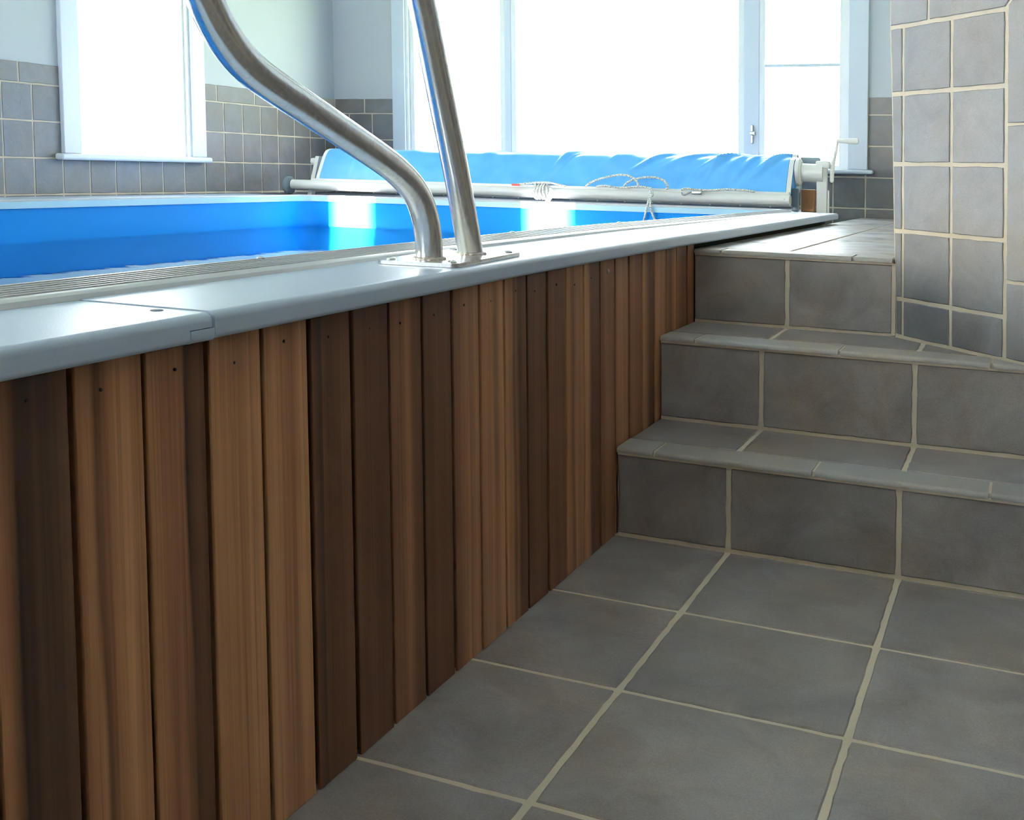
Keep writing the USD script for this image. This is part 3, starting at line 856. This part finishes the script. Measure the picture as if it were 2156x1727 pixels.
# ================================================================== coping boards
def board(y0, y1, n, lap=None):
    """A long white board with a rounded front edge; it dips towards the far end with the rest of the pool."""
    secs = []
    for y in np.linspace(y0, y1, n):
        zt_ = 0.6150 + zdrop(y); zb = 0.5870 + zdrop(y) * .8
        x0, x1 = -0.1655 + bow(y), 0.030 + bow(y)
        r = 0.009
        p = [(x0, zb), (x0, zt_)]
        for a in np.linspace(90, 0, 6):
            p.append((x1 - r + r * math.cos(math.radians(a)), zt_ - r + r * math.sin(math.radians(a))))
        for a in np.linspace(0, -90, 5):
            p.append((x1 - .006 + .006 * math.cos(math.radians(a)), zb + .006 + .006 * math.sin(math.radians(a))))
        secs.append([[u, y, w] for u, w in p])
    return sweep(secs)


near = board(YF + .01, -1.3185, 14)
# half-lap joint: the tongue of the far board reaches back under the near one
tongue = board(-1.352, -1.316, 3)
tv_, tf_ = tongue
tv_ = tv_.copy(); tv_[:, 2] = np.where(tv_[:, 2] > 0.600, 0.600, tv_[:, 2]); tv_[:, 0] += np.where(tv_[:, 0] > 0, 0.0012, 0)
n1 = board(YF + .01, -1.352, 14)
n2v, n2f = board(-1.353, -1.3185, 3)
n2v = n2v.copy(); n2v[:, 2] = np.where(n2v[:, 2] < 0.6008, 0.6008, n2v[:, 2])
obj('coping_board', cat_mesh([n1, (n2v, n2f)]), 'pale_board', label='near pale coping board with a small round plug, left of the lap joint', cat='board', smooth=40, group=None)
fb_v, fb_f = board(-1.3155, 2.80, 40)
fb_v = fb_v.copy(); fb_v[:, 2] += 0.0012; fb_v[:, 0] += np.where(fb_v[:, 0] > 0, 0.0015, 0)
obj('coping_board', cat_mesh([(fb_v, fb_f), (tv_, tf_)]), 'pale_board', label='long pale coping board on the pool edge carrying the steel handrail', cat='board', smooth=40)
obj('screw_plug', lathe([(0.0, .0065), (.0006, .0065), (.0009, .0055)], (-0.0166, -1.3355, 0.6150), (0, 0, 1), 16), 'plug_grey', label='small round grey plug in the near coping board beside the joint', cat='plug')
# pale ledges behind the rail along the left wall and across the far end
obj('ledge_board', rbox(XL + .003, PX0 - .046, YF + .02, 2.893, 0.560, 0.594, .006), 'pale_board', label='narrow pale ledge between pool rail and left tiled wall', cat='board')
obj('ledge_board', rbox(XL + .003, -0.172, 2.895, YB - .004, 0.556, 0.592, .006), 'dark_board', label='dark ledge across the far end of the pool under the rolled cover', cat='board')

# ================================================================== steel handrail
HX = -0.065
hr = Thing('handrail', 'brushed stainless steel pool handrail of two bent tubes on a flat base plate', 'handrail', (HX, -0.61, 0.617))
zp = 0.6168
pa = math.radians(4.0)
plate = rbox(-0.066, 0.066, -0.142, 0.142, zp, zp + 0.0065, .0025, 8)
cs = m3.CrossSection.square([0.132 - .02, 0.284 - .02], True).offset(0.010, m3.JoinType.Round, circular_segments=20)
plate = cs.extrude(0.0060).rotate([0, 0, 4.5]).translate([-0.066, -0.603, zp])
obj('base_plate', plate, 'steel', hr, smooth=35)
R = 0.0212
L = [(-0.683, 0.6175), (-0.684, 0.640), (-0.6895, 0.672), (-0.713, 0.7145), (-0.758, 0.7475), (-0.846, 0.783), (-0.992, 0.832), (-1.060, 0.8545), (-1.122, 0.8795), (-1.164, 0.911), (-1.194, 0.949), (-1.214, 1.00), (-1.222, 1.08), (-1.210, 1.20), (-1.170, 1.285), (-1.10, 1.335), (-1.02, 1.345), (-0.94, 1.33), (-0.87, 1.275), (-0.835, 1.21)]
Rr = [(-0.835, 1.21), (-0.81, 1.16), (-0.7685, 1.09), (-0.704, 1.014), (-0.653, 0.890), (-0.608, 0.790), (-0.576, 0.700), (-0.551, 0.6175)]
Rr = [(-0.835, 1.30), (-0.80, 1.245), (-0.752, 1.13), (-0.704, 1.014), (-0.653, 0.890), (-0.611, 0.790), (-0.576, 0.700), (-0.548, 0.6175)]
L[-3:] = [(-0.94, 1.395), (-0.87, 1.36), (-0.835, 1.30)]
L[-6:-3] = [(-1.165, 1.30), (-1.10, 1.375), (-1.02, 1.405)]
lp = spline([(HX, y, z) for y, z in L], 110)
rp = spline([(HX + .004, y, z) for y, z in Rr], 50)
obj('tube', tube(lp, R, 32), 'steel', hr, smooth=50, label='front tube bending up and over')
obj('tube', tube(rp, R, 32), 'steel', hr, smooth=50, label='rear tube leaning straight up')
for (y, xx) in ((-0.683, HX), (-0.549, HX + .004)):
    pts = []
    for a in np.linspace(0, 2 * np.pi, 61):
        rr = R + .0015 + .0012 * math.sin(a * 17) + .0006 * math.sin(a * 7 + 1)
        pts.append((xx + rr * math.cos(a), y + rr * math.sin(a) * 1.04, zp + .0065 + .0006 * math.sin(a * 13)))
    obj('weld_bead', tube(pts, 0.0030, 8, caps=False), 'weld_metal', hr, smooth=60)
for dx, dy in ((-0.050, -0.121), (0.050, -0.121), (-0.050, 0.121), (0.050, 0.121)):
    c, s = math.cos(math.radians(4.5)), math.sin(math.radians(4.5))
    x, y = -0.066 + dx * c - dy * s, -0.603 + dx * s + dy * c
    obj('bolt', lathe([(0, .0075), (.0012, .0075), (.0028, .0055), (.0036, .002)], (x, y, zp + .006), (0, 0, 1), 16), 'steel', hr, smooth=40)

# ================================================================== rolled pool cover on its reel
cv = Thing('pool_cover', 'rolled blue vinyl pool cover with creases, hanging to a white tube at the far end', 'pool cover', (-1.5, 3.1, 0.60))
CX0, CX1 = -2.800, -0.238
BY, BZ, BR = 3.05, 0.6495, 0.0275
from scipy.interpolate import RegularGridInterpolator
nu, nv = 760, 60
secp = []
RYc, RZc, RRc = 3.245, 0.757, 0.094
# front: from the tube up to the roll, then over it and down behind
front = [(3.055, 0.676), (3.075, 0.71), (3.100, 0.755), (3.128, 0.80), (3.158, 0.835), (3.20, 0.849)]
over = [(RYc + RRc * math.cos(a), RZc + RRc * math.sin(a)) for a in np.linspace(math.radians(88), math.radians(-80), 14)]
cs_ = spline(np.array(front + over), nv)
us_ = np.linspace(CX0, CX1, nu)
U, Vv = np.meshgrid(np.linspace(0, 1, nu), np.linspace(0, 1, nv), indexing='ij')
X = CX0 + (CX1 - CX0) * U
base = np.stack([X, np.broadcast_to(cs_[None, :, 0], X.shape), np.broadcast_to(cs_[None, :, 1], X.shape)], -1)
tng = np.gradient(cs_, axis=0); tng /= np.linalg.norm(tng, axis=1, keepdims=True)
nrm = np.stack([np.zeros(nv), -tng[:, 1], tng[:, 0]], 1)
arc = np.r_[0, np.cumsum(np.linalg.norm(np.diff(cs_, axis=0), axis=1))]
S = np.broadcast_to(arc[None], X.shape)
disp = 0.006 * (meshkit.fbm(np.stack([X * 3.0, S * 5.0, 0 * X], -1).reshape(-1, 3)).reshape(X.shape) - 0.0)
# diagonal creases: (x at the tube, x at the top, depth, width)
for xa, xb, dep, wid in ((-1.47, -1.33, 0.012, 0.020), (-1.22, -1.03, 0.008, 0.05), (-1.10, -0.83, 0.010, 0.022), (-1.00, -0.66, 0.010, 0.03), (-0.72, -0.52, 0.013, 0.028), (-0.60, -0.44, 0.008, 0.03), (-0.52, -0.38, 0.010, 0.02), (-0.46, -0.27, 0.012, 0.022), (-1.9, -1.80, 0.006, 0.04), (-2.35, -2.25, 0.006, 0.05), (-2.62, -2.60, 0.007, 0.03)):
    t = np.clip(S / 0.24, 0, 1.6)
    xc = xa + (xb - xa) * t ** 1.2
    disp += dep * np.exp(-((X - xc) / wid) ** 2) * np.clip(t * 1.4, 0.15, 1) * np.where(t > 1.3, np.exp(-(t - 1.3) * 3), 1) - 0.45 * dep * np.exp(-((X - xc - wid * 1.7) / (wid * 1.3)) ** 2) * np.clip(t * 1.2, .1, 1)
# sharp creases that catch the light
for xa, xb, dep, wid, pw_ in ((-1.485, -1.345, .0065, .007, 1.0), (-1.455, -1.300, .0060, .006, 1.0), (-1.115, -0.800, .0055, .008, 1.3), (-0.765, -0.500, .0065, .008, 1.6), (-0.470, -0.262, .0065, .007, 1.5), (-0.640, -0.560, .004, .009, 1.2), (-1.25, -1.06, .003, .012, 1.1)):
    t = np.clip(S / 0.24, 0, 1.6)
    xc = xa + (xb - xa) * t ** pw_
    disp += dep * np.exp(-np.abs((X - xc) / wid) ** 1.5) * np.clip(0.35 + t, 0, 1) * np.where(t > 1.2, np.exp(-(t - 1.2) * 4), 1)
damp = np.clip(S / 0.03, 0, 1)
P = base + nrm[None] * (disp * damp)[..., None]
def sheet(P, th):
    nu_, nv_ = P.shape[:2]
    du = np.gradient(P, axis=0); dv = np.gradient(P, axis=1)
    n = np.cross(du, dv); n /= np.linalg.norm(n, axis=-1, keepdims=True)
    v = np.vstack([P.reshape(-1, 3), (P - n * th).reshape(-1, 3)])
    i, j = np.meshgrid(np.arange(nu_ - 1), np.arange(nv_ - 1), indexing='ij')
    q = np.stack([i * nv_ + j, (i + 1) * nv_ + j, (i + 1) * nv_ + j + 1, i * nv_ + j + 1], -1).reshape(-1, 4)
    o = nu_ * nv_
    f = [q, q[:, ::-1] + o]
    b = [k * nv_ for k in range(nu_)]
    e = []
    edge = [k * nv_ for k in range(nu_)] + [(nu_ - 1) * nv_ + k for k in range(1, nv_)] + [k * nv_ + nv_ - 1 for k in range(nu_ - 2, -1, -1)] + [k for k in range(nv_ - 2, 0, -1)]
    for a, b2 in zip(edge, edge[1:] + edge[:1]):
        e.append([a, a + o, b2 + o, b2])
    f = np.vstack(f + [np.array(e)])
    t = trimesh.Trimesh(v, np.vstack([f[:, [0, 1, 2]], f[:, [0, 2, 3]]]), process=False)
    t.fix_normals()
    return np.array(t.vertices), np.array(t.faces)
obj('cover_sheet', sheet(P, 0.0025), 'cover_vinyl', cv, smooth=60)
# white hems along both ends
for x0, x1, u in ((CX0 - .022, CX0 - .001, 0), (CX1 + .001, CX1 + .022, -1)):
    prof_ = P[u]
    secs = []
    for x in (x0, x1):
        secs.append(np.c_[np.full(nv, x), prof_[:, 1], prof_[:, 2]])
    obj('hem', sheet(np.stack(secs), 0.003) if True else None, 'white_plastic', cv, smooth=60, label='white hem at the cover edge')
obj('leading_tube', lathe([(0, BR * .9), (0.002, BR), (2.756, BR), (2.758, BR * .9)], (-2.972, BY, BZ), (1, 0, 0), 32), 'white_plastic', cv, smooth=40, label='white tube along the leading edge')
obj('tube_channel', rbox(-2.84, -0.218, BY - .014, BY + .014, BZ + BR - .004, BZ + BR + .010, .003), 'white_plastic', cv)
obj('wheel', lathe([(0, .030), (.004, .046), (.010, .050), (.026, .050), (.032, .046), (.036, .030)], (-3.012, BY, 0.644), (1, 0, 0), 32), 'grey_plastic', cv, smooth=35, label='grey blue wheel at the left end of the tube')
obj('tube_screw', lathe([(0, .004), (.002, .003)], (-0.236, BY - BR + .001, BZ + .004), (0, -1, 0), 10), 'screw_metal', cv)
# roll inside
obj('roll_core', cyl((CX0 + .005, RYc, RZc), (CX1 - .005, RYc, RZc), RRc - .012, n=40), 'cover_vinyl', cv, smooth=40)

rl = Thing('cover_reel', 'white reel stand with crank handle holding the rolled pool cover', 'reel', (-0.08, 3.2, 0.55))
obj('axle_flange', lathe([(0, .055), (.006, .068), (.020, .066), (.030, .052)], (CX1 + .024, 3.18, 0.782), (1, 0, 0), 32), 'white_plastic', rl, smooth=35)
obj('axle_drum', lathe([(0, .043), (.10, .043)], (CX1 + .052, 3.18, 0.779), (1, 0, 0), 32), 'white_plastic', rl, smooth=35)
obj('post', rbox(-0.116, -0.068, 3.165, 3.195, lz(3.18) + .001, 0.812, .004), 'white_plastic', rl, smooth=30, label='white square right post')
obj('post', rbox(-0.066, -0.058, 3.170, 3.190, lz(3.18) + .001, 0.70, .003), 'white_plastic', rl, smooth=30)
obj('bearing', rbox(-0.120, -0.056, 3.155, 3.205, 0.800, 0.835, .008), 'white_plastic', rl, smooth=30)
obj('housing', rbox(-0.205, -0.115, 3.235, 3.275, 0.810, 0.852, .008), 'grey_plastic', rl, smooth=30, label='grey housing behind the drum')
cp = obj('crank_arm', cat_mesh([rbox(-0.056, -0.038, 3.166, 3.196, 0.735, 0.80, .008), tube(spline([(-0.047, 3.18, .78), (-0.043, 3.178, .82), (-0.030, 3.175, .88), (-0.022, 3.172, .925)], 14), np.linspace(.011, .005, 14), 10)]), 'white_plastic', rl, smooth=40)
obj('grip', lathe([(0, .006), (.004, .009), (.03, .0095), (.06, .013), (.085, .015), (.096, .013), (.099, .006)], (-0.026, 3.172, 0.929), (1, 0, 0.0), 20), 'white_plastic', (rl, cp), smooth=40)
# far stand at the left end
lx = -2.885
obj('post', m3.Manifold.batch_hull([bx(lx - .015, lx + .012, 3.09, 3.12, 0.594, 0.60), bx(lx - .005, lx + .018, 3.16, 3.20, 0.80, 0.81)]), 'white_plastic', rl, smooth=30, label='white slanting left post')
obj('axle_cap', lathe([(0, .012), (.004, .019), (.028, .021), (.03, .017), (.06, .017)], (lx - .052, 3.19, 0.780), (1, 0, 0), 20), 'white_plastic', rl, smooth=35)

# things beside the reel post
obj('wood_block', rbox(-0.207, -0.146, 3.28, 3.34, 0.5925, 0.699, .003), 'block_wood', label='brown wooden block standing beside the white reel post', cat='wood block')
obj('grey_post', rbox(-0.243, -0.211, 3.235, 3.265, 0.5925, 0.703, .006), 'grey_plastic', smooth=30, label='short grey post between the blue cover and the brown block', cat='post')

# ================================================================== ropes on the cover tube
ROPE = 0.0052


def braid(pts, n):
    p = spline(pts, n)
    return tube(p, ROPE * (1 + 0.16 * np.sin(np.arange(n) * 2.1)), 8)


YR = 3.015
r1 = Thing('rope', 'pale braided rope lying in two loops on the white cover tube, ends in the water', 'rope', (-1.0, YR, 0.68))
obj('loop', braid([(-1.225, YR + .03, .682), (-1.175, YR + .005, .712), (-1.088, YR, .738), (-1.026, YR, .748), (-0.975, YR, .739), (-0.950, YR, .722), (-0.945, YR + .01, .690)], 120), 'rope_fibre', r1, smooth=60)
obj('loop', braid([(-1.020, YR + .02, .684), (-1.003, YR + .005, .706), (-0.947, YR, .731), (-0.892, YR, .740), (-0.836, YR, .736), (-0.804, YR, .719), (-0.793, YR + .005, .697), (-0.809, YR + .02, .686)], 120), 'rope_fibre', r1, smooth=60)
obj('strand', braid([(-1.160, YR + .012, .686), (-1.117, YR + .01, .692), (-1.066, YR + .012, .687), (-1.004, YR + .012, .687), (-0.931, YR + .01, .693), (-0.892, YR + .012, .688), (-0.878, YR - .01, .684)], 100), 'rope_fibre', r1, smooth=60)
obj('tail', braid([(-0.882, YR, .688), (-0.872, 2.99, .672), (-0.852, 2.93, .655), (-0.832, 2.846, .640), (-0.838, 2.832, .60), (-0.851, 2.835, .548), (-0.862, 2.83, .40)], 110), 'rope_fibre', r1, smooth=60)
obj('tail', braid([(-0.876, YR, .688), (-0.862, 2.99, .672), (-0.842, 2.93, .655), (-0.826, 2.846, .640), (-0.819, 2.832, .60), (-0.803, 2.835, .550), (-0.79, 2.83, .40)], 110), 'rope_fibre', r1, smooth=60)
r2 = Thing('rope', 'pale braided rope on the right of the cover tube with a grey snap hook', 'rope', (-0.55, YR, 0.68))
obj('strand', braid([(-0.727, YR + .01, .684), (-0.700, YR + .005, .690), (-0.668, YR, .688), (-0.630, YR + .004, .686), (-0.567, YR + .004, .687), (-0.514, YR, .692), (-0.459, YR, .692), (-0.414, YR + .004, .690), (-0.374, YR + .012, .684)], 150), 'rope_fibre', r2, smooth=60)
obj('snap_hook', cat_mesh([tube(spline([(-0.722, YR - .004, .672), (-0.712, YR - .006, .660), (-0.690, YR - .006, .668), (-0.665, YR - .006, .674)], 24), .004, 8), rbox(-0.672, -0.622, YR - .014, YR + .004, .664, .682, .005)]), 'screw_metal', r2, smooth=40, label='grey metal snap hook')
r3 = Thing('rope', 'bundled white rope with a red tag tied round the middle of the cover tube', 'rope', (-1.45, YR, 0.68))
obj('strand', braid([(-1.600, YR + .01, .684), (-1.542, YR + .004, .692), (-1.469, YR, .699), (-1.409, YR, .700), (-1.356, YR, .692), (-1.320, YR + .01, .685)], 110), 'rope_fibre', r3, smooth=60)
for k, dx in enumerate((-.035, -.018, 0.0, .016, .034)):
    pts = [(-1.455 + dx + .004 * math.sin(a * 3 + k), BY + (BR + .009) * math.cos(a), BZ + .006 + (BR + .012) * math.sin(a)) for a in np.linspace(0, 2 * np.pi, 30)]
    obj('wrap', tube(pts, 0.0055, 8, caps=False), 'rope_fibre', r3, smooth=60)
obj('tag', rbox(-1.612, -1.570, YR - .006, YR + .004, .680, .690, .003), 'red_plastic', r3, label='small red tag')
ck = Thing('cleat', 'white metal cleat hanging below the cover tube over the pool end', 'cleat', (-1.41, 2.99, 0.60))
obj('strap', m3.Manifold.batch_hull([rbox(-1.402, -1.382, 3.006, 3.012, .655, .668, .003), rbox(-1.425, -1.400, 2.999, 3.006, .592, .606, .003)]), 'white_plastic', ck, smooth=30)
obj('knob', lathe([(0, .006), (.006, .009), (.014, .008), (.018, .004)], (-1.391, 3.006, .668), (0, -1, 0.2), 14), 'white_plastic', ck, smooth=40)
